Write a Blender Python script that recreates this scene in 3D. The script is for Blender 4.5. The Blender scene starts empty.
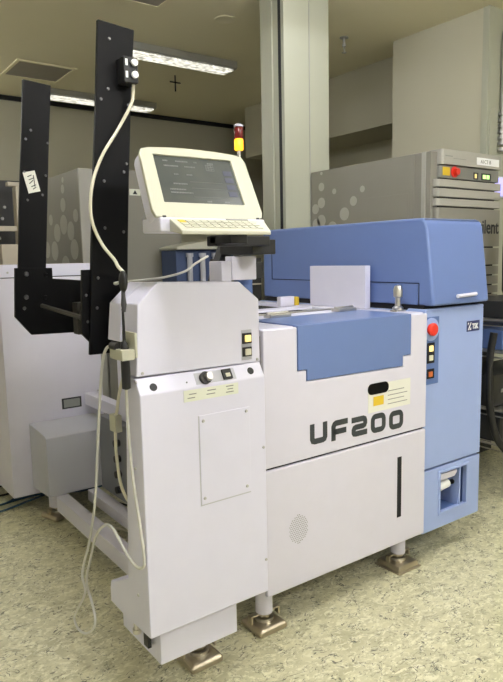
import bpy, bmesh, math, random
from mathutils import Vector, Matrix
random.seed(7)
sc = bpy.context.scene
COL = sc.collection

# ------------------------------------------------------------------ materials
def nodes(name):
    m = bpy.data.materials.new(name); m.use_nodes = True
    nt = m.node_tree
    return m, nt, nt.nodes['Principled BSDF']

def paint(name, col, rough=0.5, metal=0.0, var=0.03, scale=14, bump=0.0, spec=0.5, bscale=400):
    m, nt, b = nodes(name)
    b.inputs['Roughness'].default_value = rough
    b.inputs['Metallic'].default_value = metal
    b.inputs['Specular IOR Level'].default_value = spec
    tc = nt.nodes.new('ShaderNodeTexCoord')
    n = nt.nodes.new('ShaderNodeTexNoise'); n.inputs['Scale'].default_value = scale
    n.inputs['Detail'].default_value = 4
    nt.links.new(tc.outputs['Object'], n.inputs['Vector'])
    mx = nt.nodes.new('ShaderNodeMix'); mx.data_type = 'RGBA'
    mx.inputs[6].default_value = tuple(c*(1-var) for c in col)+(1,)
    mx.inputs[7].default_value = tuple(min(1, c*(1+var)) for c in col)+(1,)
    nt.links.new(n.outputs['Fac'], mx.inputs[0])
    nt.links.new(mx.outputs[2], b.inputs['Base Color'])
    if bump:
        n2 = nt.nodes.new('ShaderNodeTexNoise'); n2.inputs['Scale'].default_value = bscale
        nt.links.new(tc.outputs['Object'], n2.inputs['Vector'])
        bp = nt.nodes.new('ShaderNodeBump'); bp.inputs['Strength'].default_value = bump
        bp.inputs['Distance'].default_value = 0.002
        nt.links.new(n2.outputs['Fac'], bp.inputs['Height'])
        nt.links.new(bp.outputs['Normal'], b.inputs['Normal'])
    return m

def emit(name, col, strength, base=(0.8, 0.8, 0.8), pattern=None):
    m, nt, b = nodes(name)
    b.inputs['Base Color'].default_value = tuple(base)+(1,)
    b.inputs['Emission Color'].default_value = tuple(col)+(1,)
    b.inputs['Emission Strength'].default_value = strength
    b.inputs['Roughness'].default_value = 0.4
    if pattern:
        tc = nt.nodes.new('ShaderNodeTexCoord')
        v = nt.nodes.new('ShaderNodeTexVoronoi'); v.inputs['Scale'].default_value = pattern
        nt.links.new(tc.outputs['Object'], v.inputs['Vector'])
        mr = nt.nodes.new('ShaderNodeMapRange')
        mr.inputs[1].default_value = 0.15; mr.inputs[2].default_value = 0.75
        mr.inputs[3].default_value = strength*1.5; mr.inputs[4].default_value = strength*0.25
        nt.links.new(v.outputs['Distance'], mr.inputs[0])
        nt.links.new(mr.outputs[0], b.inputs['Emission Strength'])
    return m

WHITE   = paint('white_powder_coat', (0.68, 0.675, 0.81), 0.42, bump=0.05)
PANEL   = paint('light_grey_panel', (0.655, 0.64, 0.74), 0.45, bump=0.05)
SIDEG   = paint('grey_side_sheet', (0.47, 0.475, 0.53), 0.5)
CREAM   = paint('cream_plastic', (0.47, 0.465, 0.375), 0.4)
CREAM2  = paint('cream_keyboard', (0.49, 0.485, 0.40), 0.45)
BLUE    = paint('blue_cover_paint', (0.13, 0.195, 0.43), 0.33, bump=0.05)
BLUEL   = paint('pale_blue_paint', (0.315, 0.405, 0.70), 0.36, bump=0.05)
BLUELID = paint('blue_lid_paint', (0.135, 0.20, 0.42), 0.30, bump=0.05)
BLUED   = paint('deep_blue_and_niche_shade', (0.10, 0.17, 0.40), 0.45)  # own colour of some parts, painted shade inside the niche
BLACK   = paint('black_anodised', (0.003, 0.003, 0.0035), 0.45, var=0.2, spec=0.14)
BLKPL   = paint('black_plastic', (0.008, 0.008, 0.009), 0.5)
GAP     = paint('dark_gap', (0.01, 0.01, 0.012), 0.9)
CHROME  = paint('steel', (0.62, 0.60, 0.56), 0.28, 1.0)
BRONZE  = paint('champagne_metal', (0.50, 0.44, 0.33), 0.33, 0.9)
SCREW   = paint('screw_steel', (0.5, 0.5, 0.5), 0.3, 0.8)
SCREWD  = paint('dark_screw', (0.16, 0.16, 0.16), 0.35, 0.8)
RED     = paint('red_button', (0.72, 0.03, 0.015), 0.35)
REDL    = paint('red_lens', (0.16, 0.012, 0.012), 0.2)
YELLOW  = paint('yellow_label', (0.72, 0.50, 0.03), 0.5)
LABEL   = paint('cream_label', (0.76, 0.76, 0.68), 0.6)
LABELG  = paint('green_white_label', (0.72, 0.74, 0.64), 0.6)
INK     = paint('ink', (0.02, 0.022, 0.025), 0.6)
INKG    = paint('grey_ink', (0.25, 0.26, 0.24), 0.6)
LETTER  = paint('letter_charcoal', (0.035, 0.042, 0.048), 0.5)
NAVY    = paint('navy_badge', (0.02, 0.03, 0.13), 0.4)
WHITEP  = paint('white_print', (0.85, 0.86, 0.86), 0.5)
CABLEC  = paint('cream_cable', (0.70, 0.67, 0.53), 0.5)
CABLEG  = paint('grey_cable', (0.60, 0.60, 0.56), 0.5)
CABLEB  = paint('blue_cable', (0.02, 0.07, 0.14), 0.5)
TESTER  = paint('tester_grey', (0.25, 0.24, 0.205), 0.5)
TESTER2 = paint('tester_front', (0.38, 0.37, 0.33), 0.45)
TESTDOT = paint('tester_dot', (0.42, 0.41, 0.36), 0.5)
DARKBG  = paint('dark_equipment', (0.02, 0.02, 0.02), 0.5)
BEIGE   = paint('beige_frame', (0.50, 0.45, 0.36), 0.5)
ALU     = paint('dull_aluminium', (0.42, 0.42, 0.40), 0.4, 0.5)
WALL    = paint('wall_paint', (0.46, 0.44, 0.335), 0.6, var=0.02, scale=2)
PILLAR  = paint('partition_panel', (0.56, 0.54, 0.425), 0.5, var=0.02, scale=3)
COLM    = paint('column_panel', (0.45, 0.46, 0.37), 0.45, var=0.02, scale=3)
CEIL    = paint('ceiling_panel', (0.86, 0.80, 0.58), 0.55, var=0.03, scale=2)
VENT    = paint('vent_panel', (0.34, 0.31, 0.26), 0.7)
LAMP    = emit('lamp_louver', (1.0, 0.97, 0.84), 1.1, pattern=34)
AMBER   = emit('amber_lens_lit', (1.0, 0.42, 0.02), 2.2, (0.8, 0.35, 0.02))
GREENL  = emit('green_indicator_lit', (0.55, 1.0, 0.3), 1.2, (0.5, 0.7, 0.3))
LITY    = emit('yellow_button_lit', (1.0, 0.8, 0.3), 0.7, (0.8, 0.65, 0.3))
CYAN    = emit('purple_glow_lit', (0.45, 0.4, 1.0), 1.0, (0.5, 0.5, 0.8))
BTN     = paint('pale_button', (0.62, 0.60, 0.48), 0.4)
ORANGE  = paint('orange_button', (0.50, 0.12, 0.03), 0.4)

def screen_mat():
    m, nt, b = nodes('lcd_screen')
    b.inputs['Roughness'].default_value = 0.22
    b.inputs['Base Color'].default_value = (0.03, 0.033, 0.03, 1)
    tc = nt.nodes.new('ShaderNodeTexCoord')
    n = nt.nodes.new('ShaderNodeTexNoise'); n.inputs['Scale'].default_value = 9
    n.inputs['Detail'].default_value = 3
    nt.links.new(tc.outputs['Object'], n.inputs['Vector'])
    cr = nt.nodes.new('ShaderNodeValToRGB')  # lighter mottling in the glow stands in for a reflection
    cr.color_ramp.elements[0].position = 0.3; cr.color_ramp.elements[0].color = (0.035, 0.042, 0.042, 1)
    cr.color_ramp.elements[1].position = 0.8; cr.color_ramp.elements[1].color = (0.075, 0.083, 0.07, 1)
    nt.links.new(n.outputs['Fac'], cr.inputs[0])
    nt.links.new(cr.outputs[0], b.inputs['Emission Color'])
    b.inputs['Emission Strength'].default_value = 1.0
    return m
SCREEN = screen_mat()
SCRTXT = emit('screen_text', (0.7, 0.76, 0.72), 0.13, (0.1, 0.1, 0.1))
SCRBLU = emit('screen_key', (0.08, 0.11, 0.17), 0.3, (0.03, 0.03, 0.05))

def floor_mat():
    m, nt, b = nodes('speckled_vinyl')
    N = nt.nodes.new; Lk = nt.links.new
    b.inputs['Roughness'].default_value = 0.42
    tc = N('ShaderNodeTexCoord')
    def mapping(rot, sx, sy):
        mp = N('ShaderNodeMapping'); mp.inputs['Rotation'].default_value[2] = math.radians(rot)
        mp.inputs['Scale'].default_value = (sx, sy, 1)
        Lk(tc.outputs['Object'], mp.inputs['Vector']); return mp
    def noise(mp, scale, detail, dist, rough=0.55):
        n = N('ShaderNodeTexNoise'); n.inputs['Scale'].default_value = scale
        n.inputs['Detail'].default_value = detail; n.inputs['Distortion'].default_value = dist
        n.inputs['Roughness'].default_value = rough
        Lk(mp.outputs['Vector'], n.inputs['Vector']); return n
    def ramp(src, p0, p1, c0=(0, 0, 0, 1), c1=(1, 1, 1, 1)):
        r = N('ShaderNodeValToRGB'); e = r.color_ramp.elements
        e[0].position = p0; e[1].position = p1; e[0].color = c0; e[1].color = c1
        Lk(src, r.inputs[0]); return r
    def mix(fac, a, bb):
        x = N('ShaderNodeMix'); x.data_type = 'RGBA'
        Lk(fac, x.inputs[0])
        for i, v in ((6, a), (7, bb)):
            if isinstance(v, tuple): x.inputs[i].default_value = v
            else: Lk(v, x.inputs[i])
        return x.outputs[2]
    def math_(op, a, bv, clamp=False):
        n = N('ShaderNodeMath'); n.operation = op; n.use_clamp = clamp
        for k, v in enumerate((a, bv)):
            if isinstance(v, (int, float)): n.inputs[k].default_value = v
            else: Lk(v, n.inputs[k])
        return n.outputs[0]
    def squiggle(rot, sy, scale, width, mask_scale, m0, m1):
        n = noise(mapping(rot, 1, sy), scale, 2, 0.8)
        d = math_('ABSOLUTE', math_('SUBTRACT', n.outputs['Fac'], 0.5), 0)
        line = ramp(d, width*0.5, width, (1, 1, 1, 1), (0, 0, 0, 1)).outputs[0]
        mask = ramp(noise(mapping(rot+60, 1, 1), mask_scale, 2, 0.3).outputs['Fac'], m0, m1).outputs[0]
        return math_('MULTIPLY', line, mask)
    base = ramp(noise(mapping(35, 1, 1.5), 7, 5, 0.8).outputs['Fac'], 0.34, 0.66, (0.47, 0.45, 0.285, 1), (0.68, 0.65, 0.44, 1)).outputs[0]
    c = mix(ramp(noise(mapping(40, 1, 1.6), 30, 5, 1.2, 0.65).outputs['Fac'], 0.50, 0.60).outputs[0], base, (0.76, 0.735, 0.54, 1))
    c = mix(ramp(noise(mapping(20, 1, 1.5), 22, 6, 1.6, 0.65).outputs['Fac'], 0.56, 0.62).outputs[0], c, (0.40, 0.385, 0.25, 1))
    c = mix(squiggle(15, 1.6, 16, 0.016, 18, 0.52, 0.58), c, (0.17, 0.165, 0.12, 1))
    c = mix(squiggle(75, 1.6, 14, 0.014, 15, 0.54, 0.60), c, (0.10, 0.10, 0.075, 1))
    c = mix(ramp(noise(mapping(-25, 1, 1.6), 40, 3, 1.5, 0.6).outputs['Fac'], 0.655, 0.69).outputs[0], c, (0.07, 0.075, 0.06, 1))
    Lk(c, b.inputs['Base Color'])
    return m
FLOOR = floor_mat()

# ------------------------------------------------------------------ geometry helpers
def BM(): return bmesh.new()
def box(bm, x0, x1, y0, y1, z0, z1, M=None):
    vs = [bm.verts.new((x, y, z)) for x in (x0, x1) for y in (y0, y1) for z in (z0, z1)]
    for f in ((0,1,3,2),(4,6,7,5),(0,4,5,1),(2,3,7,6),(0,2,6,4),(1,5,7,3)):
        bm.faces.new([vs[i] for i in f])
    if M:
        for v in vs: v.co = M @ v.co
    return vs
def prism(bm, pts, axis, a, b, M=None):
    def P(p, t):
        if axis == 'y': return (p[0], t, p[1])
        if axis == 'x': return (t, p[0], p[1])
        return (p[0], p[1], t)
    A = [bm.verts.new(P(p, a)) for p in pts]; B = [bm.verts.new(P(p, b)) for p in pts]
    n = len(pts)
    bm.faces.new(A); bm.faces.new(B[::-1])
    for i in range(n): bm.faces.new((A[i], B[i], B[(i+1) % n], A[(i+1) % n]))
    if M:
        for v in A+B: v.co = M @ v.co
    return A+B
def ring(bm, outer, inner, off, M=None):
    off = Vector(off); n = len(outer)
    O = [bm.verts.new(p) for p in outer]; I = [bm.verts.new(p) for p in inner]
    O2 = [bm.verts.new(Vector(p)+off) for p in outer]; I2 = [bm.verts.new(Vector(p)+off) for p in inner]
    for i in range(n):
        j = (i+1) % n
        bm.faces.new((O[i], O[j], I[j], I[i])); bm.faces.new((O2[i], I2[i], I2[j], O2[j]))
        bm.faces.new((O[i], O2[i], O2[j], O[j])); bm.faces.new((I[i], I[j], I2[j], I2[i]))
    if M:
        for v in O+I+O2+I2: v.co = M @ v.co
def ring_xz(bm, o, i, y0, y1):
    r = lambda q: [(q[0], y0, q[2]), (q[1], y0, q[2]), (q[1], y0, q[3]), (q[0], y0, q[3])]
    ring(bm, r(o), r(i), (0, y1-y0, 0))
def cyl(bm, p0, p1, r, n=24, r1=None):
    p0 = Vector(p0); p1 = Vector(p1); d = p1-p0; L = d.length
    q = d.to_track_quat('Z', 'Y').to_matrix().to_4x4()
    bmesh.ops.create_cone(bm, cap_ends=True, segments=n, radius1=r, radius2=r if r1 is None else r1, depth=L,
                          matrix=Matrix.Translation((p0+p1)/2) @ q)
def lathe(bm, prof, c, n=28):
    rings = []
    for r, z in prof:
        rings.append([bm.verts.new((c[0]+r*math.cos(2*math.pi*k/n), c[1]+r*math.sin(2*math.pi*k/n), c[2]+z)) for k in range(n)])
    for a, b in zip(rings, rings[1:]):
        for k in range(n): bm.faces.new((a[k], a[(k+1) % n], b[(k+1) % n], b[k]))
    bm.faces.new(rings[0][::-1]); bm.faces.new(rings[-1])
def smooth_path(pts, sub=8):
    P = [Vector(p) for p in pts]; P = [2*P[0]-P[1]]+P+[2*P[-1]-P[-2]]; out = []
    for i in range(1, len(P)-2):
        for k in range(sub):
            t = k/sub; a, b, c, d = P[i-1], P[i], P[i+1], P[i+2]
            out.append(0.5*((2*b)+(-a+c)*t+(2*a-5*b+4*c-d)*t*t+(-a+3*b-3*c+d)*t**3))
    out.append(P[-2]); return out
def tube(bm, pts, r, n=10, sub=8):
    P = smooth_path(pts, sub) if sub > 1 else [Vector(p) for p in pts]
    t = (P[1]-P[0]).normalized(); u = t.orthogonal().normalized(); rings = []
    for i, p in enumerate(P):
        t2 = (P[min(i+1, len(P)-1)]-P[max(i-1, 0)]).normalized()
        u = (u-t2*u.dot(t2)).normalized(); w = t2.cross(u)
        rings.append([bm.verts.new(p+(u*math.cos(2*math.pi*k/n)+w*math.sin(2*math.pi*k/n))*r) for k in range(n)])
    for a, b in zip(rings, rings[1:]):
        for k in range(n): bm.faces.new((a[k], a[(k+1) % n], b[(k+1) % n], b[k]))
    bm.faces.new(rings[0][::-1]); bm.faces.new(rings[-1])

def base_of(p):
    v = Vector((0, 0, 0))
    while p: v = v+p.location; p = p.parent
    return v
def obj(name, bm, mat, parent=None, bevel=0, seg=2, smooth=False, label=None, origin=None):
    bmesh.ops.recalc_face_normals(bm, faces=bm.faces[:])
    org = base_of(parent) if parent else Vector(origin or (0, 0, 0))
    for v in bm.verts: v.co -= org
    me = bpy.data.meshes.new(name); bm.to_mesh(me); bm.free()
    me.materials.append(mat)
    o = bpy.data.objects.new(name, me); COL.objects.link(o)
    if parent: o.parent = parent
    else: o.location = org
    if smooth or bevel:
        for f in me.polygons: f.use_smooth = True
        if bevel:
            b = o.modifiers.new('bevel', 'BEVEL'); b.width = bevel; b.segments = seg
            b.limit_method = 'ANGLE'; b.angle_limit = math.radians(30); b.harden_normals = True
        else:
            e = o.modifiers.new('split', 'EDGE_SPLIT'); e.split_angle = math.radians(35)
    if label: o['label'] = label
    return o
def thing(name, loc, label, cat, group=None):
    o = bpy.data.objects.new(name, None); COL.objects.link(o); o.location = loc
    o.empty_display_size = 0.1
    return tag(o, label, cat, group)
def tag(o, label, cat, group=None):
    o['label'] = label; o['category'] = cat
    if group: o['group'] = group
    return o
def struct(o): o['kind'] = 'structure'; return o
def bx(name, mat, parent, x0, x1, y0, y1, z0, z1, bevel=0, **k):
    bm = BM(); box(bm, x0, x1, y0, y1, z0, z1); return obj(name, bm, mat, parent, bevel, **k)
def text_mesh(txt, size, name, mat, parent, M, extrude=0.0006, sx=1.0, bold=0.0):
    cu = bpy.data.curves.new(name, 'FONT'); cu.body = txt; cu.size = size; cu.extrude = extrude; cu.offset = bold
    cu.resolution_u = 3
    t = bpy.data.objects.new(name, cu); COL.objects.link(t)
    dg = bpy.context.evaluated_depsgraph_get(); dg.update()
    me = bpy.data.meshes.new_from_object(t.evaluated_get(dg))
    bpy.data.objects.remove(t); bpy.data.curves.remove(cu)
    bm = BM(); bm.from_mesh(me); bpy.data.meshes.remove(me)
    for v in bm.verts: v.co = M @ Vector((v.co.x*sx, v.co.y, v.co.z))
    return obj(name, bm, mat, parent)
def face_front(x, y, z):   # text on a face that looks along -Y
    return Matrix.Translation((x, y, z)) @ Matrix.Rotation(math.pi/2, 4, 'X')
def stroke(bm, pts, w, y0, y1):
    # flat thick polyline in XZ with mitred corners
    P = [Vector((p[0], p[1])) for p in pts]; n = len(P); closed = (P[0]-P[-1]).length < 1e-6
    if closed: P = P[:-1]; n -= 1
    L, R = [], []
    for i in range(n):
        a = P[i-1] if (i > 0 or closed) else None
        b = P[(i+1) % n] if (i < n-1 or closed) else None
        d1 = (P[i]-a).normalized() if a is not None else None
        d2 = (b-P[i]).normalized() if b is not None else None
        if d1 is None: d1 = d2
        if d2 is None: d2 = d1
        n1 = Vector((-d1.y, d1.x)); n2 = Vector((-d2.y, d2.x)); m = (n1+n2).normalized()
        s = w/2/max(0.4, m.dot(n1))
        L.append(P[i]+m*s); R.append(P[i]-m*s)
    m = n if closed else n-1
    VL = [[bm.verts.new((p.x, y, p.y)) for p in L] for y in (y0, y1)]
    VR = [[bm.verts.new((p.x, y, p.y)) for p in R] for y in (y0, y1)]
    for i in range(m):
        j = (i+1) % n
        bm.faces.new((VL[0][i], VL[0][j], VR[0][j], VR[0][i]))
        bm.faces.new((VL[1][i], VR[1][i], VR[1][j], VL[1][j]))
        bm.faces.new((VL[0][i], VL[1][i], VL[1][j], VL[0][j]))
        bm.faces.new((VR[0][i], VR[0][j], VR[1][j], VR[1][i]))
    if not closed:
        for i in (0, n-1): bm.faces.new((VL[0][i], VR[0][i], VR[1][i], VL[1][i]))
def rrect(x0, x1, z0, z1, r, k=4):
    out = []
    for cx, cz, a in ((x1-r, z0+r, -90), (x1-r, z1-r, 0), (x0+r, z1-r, 90), (x0+r, z0+r, 180)):
        for i in range(k+1):
            t = math.radians(a+90*i/k); out.append((cx+r*math.cos(t), cz+r*math.sin(t)))
    return out
def screw(parent, c, axis, r=0.006, mat=None, h=0.003):
    bm = BM(); c = Vector(c); d = {'-y': Vector((0, -1, 0)), '-x': Vector((-1, 0, 0)), '+z': Vector((0, 0, 1))}[axis]
    cyl(bm, c-d*0.001, c+d*h, r, 12, r*0.75)
    return obj('screw', bm, mat or SCREW, parent, smooth=True)

# ------------------------------------------------------------------ the room
H = 3.27
XL, XR, YB, YF = -2.6, 5.45, -3.2, 7.54
struct(bx('floor', FLOOR, None, XL, 6.4, YB, YF, -0.1, 0))
struct(bx('ceiling', CEIL, None, XL, 6.4, YB, YF, H, H+0.1))
WALLW = paint('white_wall', (0.80, 0.79, 0.76), 0.6)
struct(bx('wall_left', WALLW, None, XL-0.1, XL, YB, YF, 0, H))
struct(bx('wall_back', WALLW, None, XL, 6.4, YB-0.1, YB, 0, H))
struct(bx('wall_far', WALL, None, XL, 6.4, YF, YF+0.1, 0, H))
struct(bx('wall_right', WALL, None, XR, XR+0.1, YB, 6.64, 0, H))
struct(bx('wall_side', WALL, None, 6.4, 6.5, YB, YF, 0, H))
p = struct(bx('wall_pillar', PILLAR, None, 4.50, 5.445, 2.99, 3.94, 0, H))
bx('corner_strip', COLM, p, 4.485, 4.4995, 2.975, 3.03, 0.0, H-0.002)
bx('corner_strip', COLM, p, 4.50, 5.445, 2.975, 2.9895, 0.0, H-0.002)
struct(bx('trim_1', GAP, None, XL, 6.4, YF-0.03, YF-0.001, H-0.05, H-0.001))
# duct running along the right wall
struct(bx('wall_duct', WALL, None, 4.82, 5.448, 3.945, 6.63, 2.66, H-0.001))
# free standing partition column
cx0, cx1, cy0, cy1 = 2.955, 3.388, 3.585, 3.835
bm = BM(); box(bm, cx0, cx1, cy0, cy1, 0, H-0.001)
colm = struct(obj('wall_column', bm, COLM, None, 0.004))
bx('joint_strip', ALU, colm, cx0+0.235, cx0+0.243, cy0-0.002, cy0+0.001, 0.0, H-0.002)
bx('corner_profile', COLM, colm, cx0-0.004, cx0+0.03, cy0-0.006, cy0-0.0005, 0, H-0.002)
bx('groove', INK, colm, cx0-0.003, cx0-0.0005, cy0+0.03, cy0+0.06, 0, H-0.002)
bx('edge_profile', COLM, colm, cx0-0.014, cx0-0.0005, cy0+0.12, cy1, 0, H-0.002)

# ceiling panels joints, vents
def vent(q, lbl):
    bm = BM(); x0, x1, y0, y1 = q
    box(bm, x0, x1, y0, y1, H-0.008, H-0.0005)
    v = obj('ceiling_vent', bm, VENT, None, 0.002, origin=((x0+x1)/2, (y0+y1)/2, H-0.008))
    tag(v, lbl, 'vent', 'ceiling filter panels')
    bm = BM(); t = 0.02
    r = lambda a, b, c, d: [(a, c, H-0.012), (b, c, H-0.012), (b, d, H-0.012), (a, d, H-0.012)]
    ring(bm, r(x0-t, x1+t, y0-t, y1+t), r(x0+0.01, x1-0.01, y0+0.01, y1-0.01), (0, 0, 0.0115))
    obj('vent_frame', bm, CEIL, v)
    return v
vent((1.91, 2.44, 6.17, 6.69), 'darker square panel set in the ceiling above the left black post')
vent((1.87, 2.40, 3.85, 4.37), 'darker square panel in the ceiling nearest the camera, at top edge')
def lamp(x0, x1, y0, y1, mat, lbl):
    turn = (y1-y0) > (x1-x0)
    t = thing('ceiling_lamp', ((x0+x1)/2, (y0+y1)/2, H-0.09), lbl, 'ceiling lamp', 'fluorescent ceiling lamps')
    bm = BM()
    if turn: prism(bm, [(x0, H-0.001), (x1, H-0.001), (x1, H-0.06), (x1-0.02, H-0.07), (x0+0.02, H-0.07), (x0, H-0.06)], 'y', y0, y1)
    else: prism(bm, [(y0, H-0.001), (y1, H-0.001), (y1, H-0.06), (y1-0.02, H-0.07), (y0+0.02, H-0.07), (y0, H-0.06)], 'x', x0, x1)
    obj('housing', bm, ALU if mat is LAMP else WHITE, t, 0.003)
    lo = H-(0.085 if mat is LAMP else 0.22)  # added unseen lamps get deep lenses so their sides brighten the ceiling
    for k in (0, 1):
        bm = BM()
        if turn:
            m = (x0+x1)/2; a, b = ((x0+0.025, m-0.006), (m+0.006, x1-0.025))[k]; box(bm, a, b, y0+0.03, y1-0.03, lo, H-0.0705)
        else:
            m = (y0+y1)/2; a, b = ((y0+0.025, m-0.006), (m+0.006, y1-0.025))[k]; box(bm, x0+0.03, x1-0.03, a, b, lo, H-0.0705)
        obj('louver_lens', bm, mat, t, 0.003)
    return t
lamp(2.40, 3.66, 5.14, 5.36, LAMP, 'lit ceiling lamp nearer the camera, right of the near black post')
lamp(2.45, 3.75, 6.95, 7.17, LAMP, 'lit ceiling lamp farther away, beside the far wall')
# unseen lamps, added and placed to light the machines, floor and ceiling
def fill_lamp(x0, y0, power, turn=False):
    m = emit('fill_lamp_lens', (0.975, 0.975, 1.0), power)
    lamp(x0, x0+(0.22 if turn else 1.17), y0, y0+(1.17 if turn else 0.22), m, 'lit ceiling lamp added out of view to light the room')
fill_lamp(0.56, 0.25, 54, True)  # turned crosswise to sharpen the console's shadow on the floor
fill_lamp(0.90, -1.9, 32)
fill_lamp(2.4, 0.2, 18)
fill_lamp(2.4, -1.7, 26)
fill_lamp(2.1, 2.75, 9)
fill_lamp(-0.25, 6.9, 24)  # added out of view to lift the ceiling brightness
# sprinkler, flush speaker ring, pipe bracket
t = thing('ceiling_sprinkler', (4.055, 4.10, H), 'small metal sprinkler head hanging from the ceiling right of the white column', 'sprinkler')
bm = BM(); lathe(bm, [(0.038, 0), (0.038, -0.006), (0.012, -0.012), (0.010, -0.05), (0.016, -0.055), (0.016, -0.075), (0.006, -0.08), (0.006, -0.12), (0.020, -0.122), (0.020, -0.127)], (4.055, 4.10, H-0.0005))
obj('sprinkler_head', bm, ALU, t, smooth=True)
bm = BM(); lathe(bm, [(0.085, 0), (0.085, -0.004), (0.075, -0.006), (0.07, -0.004)], (2.965, 4.32, H-0.0005))
tag(obj('ceiling_hatch', bm, CEIL, None, smooth=True, origin=(2.965, 4.32, H)), 'round flush cover in the ceiling above the monitor', 'ceiling cover')
t = thing('ceiling_bracket', (3.38, 5.85, H), 'thin T-shaped bracket hanging under the ceiling between monitor and far wall', 'bracket')
bm = BM(); cyl(bm, (3.38, 5.85, H-0.001), (3.38, 5.85, H-0.16), 0.007, 8); cyl(bm, (3.32, 5.85, H-0.07), (3.44, 5.85, H-0.07), 0.007, 8)
obj('rod', bm, GAP, t)

# ------------------------------------------------------------------ levelling foot (parts of the machines)
def foot(parent, x, y, top, ang=0.0, pad=0.13, plate=False, rc=0.033):
    M = Matrix.Translation((x, y, 0)) @ Matrix.Rotation(ang, 4, 'Z')
    bm = BM(); cyl(bm, (x, y, 0.065), (x, y, top), rc, 28)
    f = obj('levelling_foot', bm, PANEL, parent, smooth=True)
    bm = BM(); h = pad/2
    lo = [(-h, -h), (h, -h), (h, h), (-h, h)]
    prof = [(1.0, 0.0), (1.0, 0.020), (0.93, 0.030), (0.60, 0.034)]
    if plate: prof = [(1.14, 0.0), (1.14, 0.007), (1.0, 0.0075)]+prof[1:]
    prev = None
    for s, z in prof:
        cur = [bm.verts.new(M @ Vector((a*s, b*s, z))) for a, b in lo]
        if prev:
            for i in range(4): bm.faces.new((prev[i], prev[(i+1) % 4], cur[(i+1) % 4], cur[i]))
        else: bm.faces.new(cur[::-1])
        prev = cur
    bm.faces.new(prev)
    obj('foot_pad', bm, BRONZE, f, 0.011, 4)
    bm = BM(); cyl(bm, (x, y, 0.033), (x, y, 0.068), 0.018, 20); cyl(bm, (x, y, 0.052), (x, y, 0.060), 0.028, 6)
    obj('stud', bm, BRONZE, f, smooth=True)
    bm = BM()
    ring(bm, [(x+0.036*math.cos(a), y+0.036*math.sin(a), 0.034) for a in [k*math.pi/10 for k in range(20)]],
         [(x+0.026*math.cos(a), y+0.026*math.sin(a), 0.034) for a in [k*math.pi/10 for k in range(20)]], (0, 0, 0.012))
    obj('foot_ring', bm, CHROME, f)
    bm = BM()
    box(bm, -0.068, -0.022, -0.012, 0.012, 0.060, 0.066, M); box(bm, -0.068, -0.060, -0.012, 0.012, 0.034, 0.066, M)
    obj('foot_clamp', bm, BRONZE, f, 0.002)
    bm = BM()
    box(bm, 0.022, 0.068, -0.012, 0.012, 0.060, 0.066, M); box(bm, 0.060, 0.068, -0.012, 0.012, 0.034, 0.066, M)
    obj('foot_clamp', bm, BRONZE, f, 0.002)
    return f

# ------------------------------------------------------------------ the prober
pr_ = thing('wafer_prober', (1.75, 2.3, 0), 'large white and blue machine lettered UF200 with a blue hood, standing on metal feet', 'machine')
Yf = 1.704
bx('body', WHITE, pr_, 1.305, 2.165, Yf+0.03, 2.95, 0.18, 1.135, 0.006)
bx('panel_gap', GAP, pr_, 1.303, 2.17, Yf+0.012, Yf+0.03, 0.19, 1.13)
# upper front panel with its cut-out
up = [(1.295, 0.656), (2.177, 0.656), (2.177, 1.152), (2.0745, 1.152), (2.0745, 0.983), (2.0245, 0.983), (2.0245, 0.940),
      (1.4925, 0.948), (1.4925, 0.990), (1.4495, 0.990), (1.4495, 1.152), (1.295, 1.152)]
bm = BM(); prism(bm, up, 'y', Yf, Yf+0.02); obj('upper_front_panel', bm, PANEL, pr_, 0.005, 3)
bm = BM(); prism(bm, [(1.295, 0.172), (2.177, 0.168), (2.177, 0.648), (1.295, 0.648)], 'y', Yf, Yf+0.02)
lowp = obj('lower_front_panel', bm, PANEL, pr_, 0.006, 3)
# blue lid: skirt and top
bm = BM()
prism(bm, [(1.495, 0.951), (2.022, 0.943), (2.022, 0.986), (2.072, 0.986), (2.072, 1.157), (1.452, 1.157), (1.452, 0.993), (1.495, 0.993)], 'y', Yf-0.001, Yf+0.016)
box(bm, 1.452, 2.072, Yf+0.014, 2.0, 1.138, 1.158)
obj('blue_lid', bm, BLUELID, pr_, 0.0025, 2)
# white top frame
bx('top_frame', WHITE, pr_, 1.300, 1.449, Yf+0.021, 2.95, 1.136, 1.154, 0.003)
bx('top_frame', WHITE, pr_, 2.075, 2.175, Yf+0.021, 2.95, 1.136, 1.156, 0.003)
bx('top_frame', WHITE, pr_, 1.45, 2.074, 2.004, 2.10, 1.136, 1.158, 0.003)
bx('top_frame', WHITE, pr_, 1.45, 2.074, 2.32, 2.42, 1.136, 1.156, 0.003)
bx('top_tray', ALU, pr_, 1.45, 2.074, 2.10, 2.32, 1.136, 1.147, 0.003)
bx('dark_recess', GAP, pr_, 1.48, 1.95, 2.14, 2.28, 1.147, 1.151)
bx('dark_recess', GAP, pr_, 1.55, 2.0, 2.46, 2.72, 1.136, 1.150)
bx('lid_rail', CHROME, pr_, 1.50, 2.03, 2.115, 2.13, 1.147, 1.163, 0.002)
for x in (1.55, 1.93):
    hb = bx('hinge', CHROME, pr_, x, x+0.11, 1.985, 2.035, 1.158, 1.172, 0.003)
    bm = BM(); cyl(bm, (x, 2.01, 1.174), (x+0.11, 2.01, 1.174), 0.006, 12); obj('hinge_pin', bm, CHROME, hb, smooth=True)
bx('top_block', PANEL, pr_, 1.97, 2.06, 2.44, 2.47, 1.156, 1.205, 0.003)
bx('yellow_tab', YELLOW, pr_, 2.075, 2.10, 2.45, 2.48, 1.156, 1.20, 0.002)
bx('upright_box', WHITE, pr_, 2.13, 2.165, 2.02, 2.40, 1.157, 1.355, 0.003)
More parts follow.
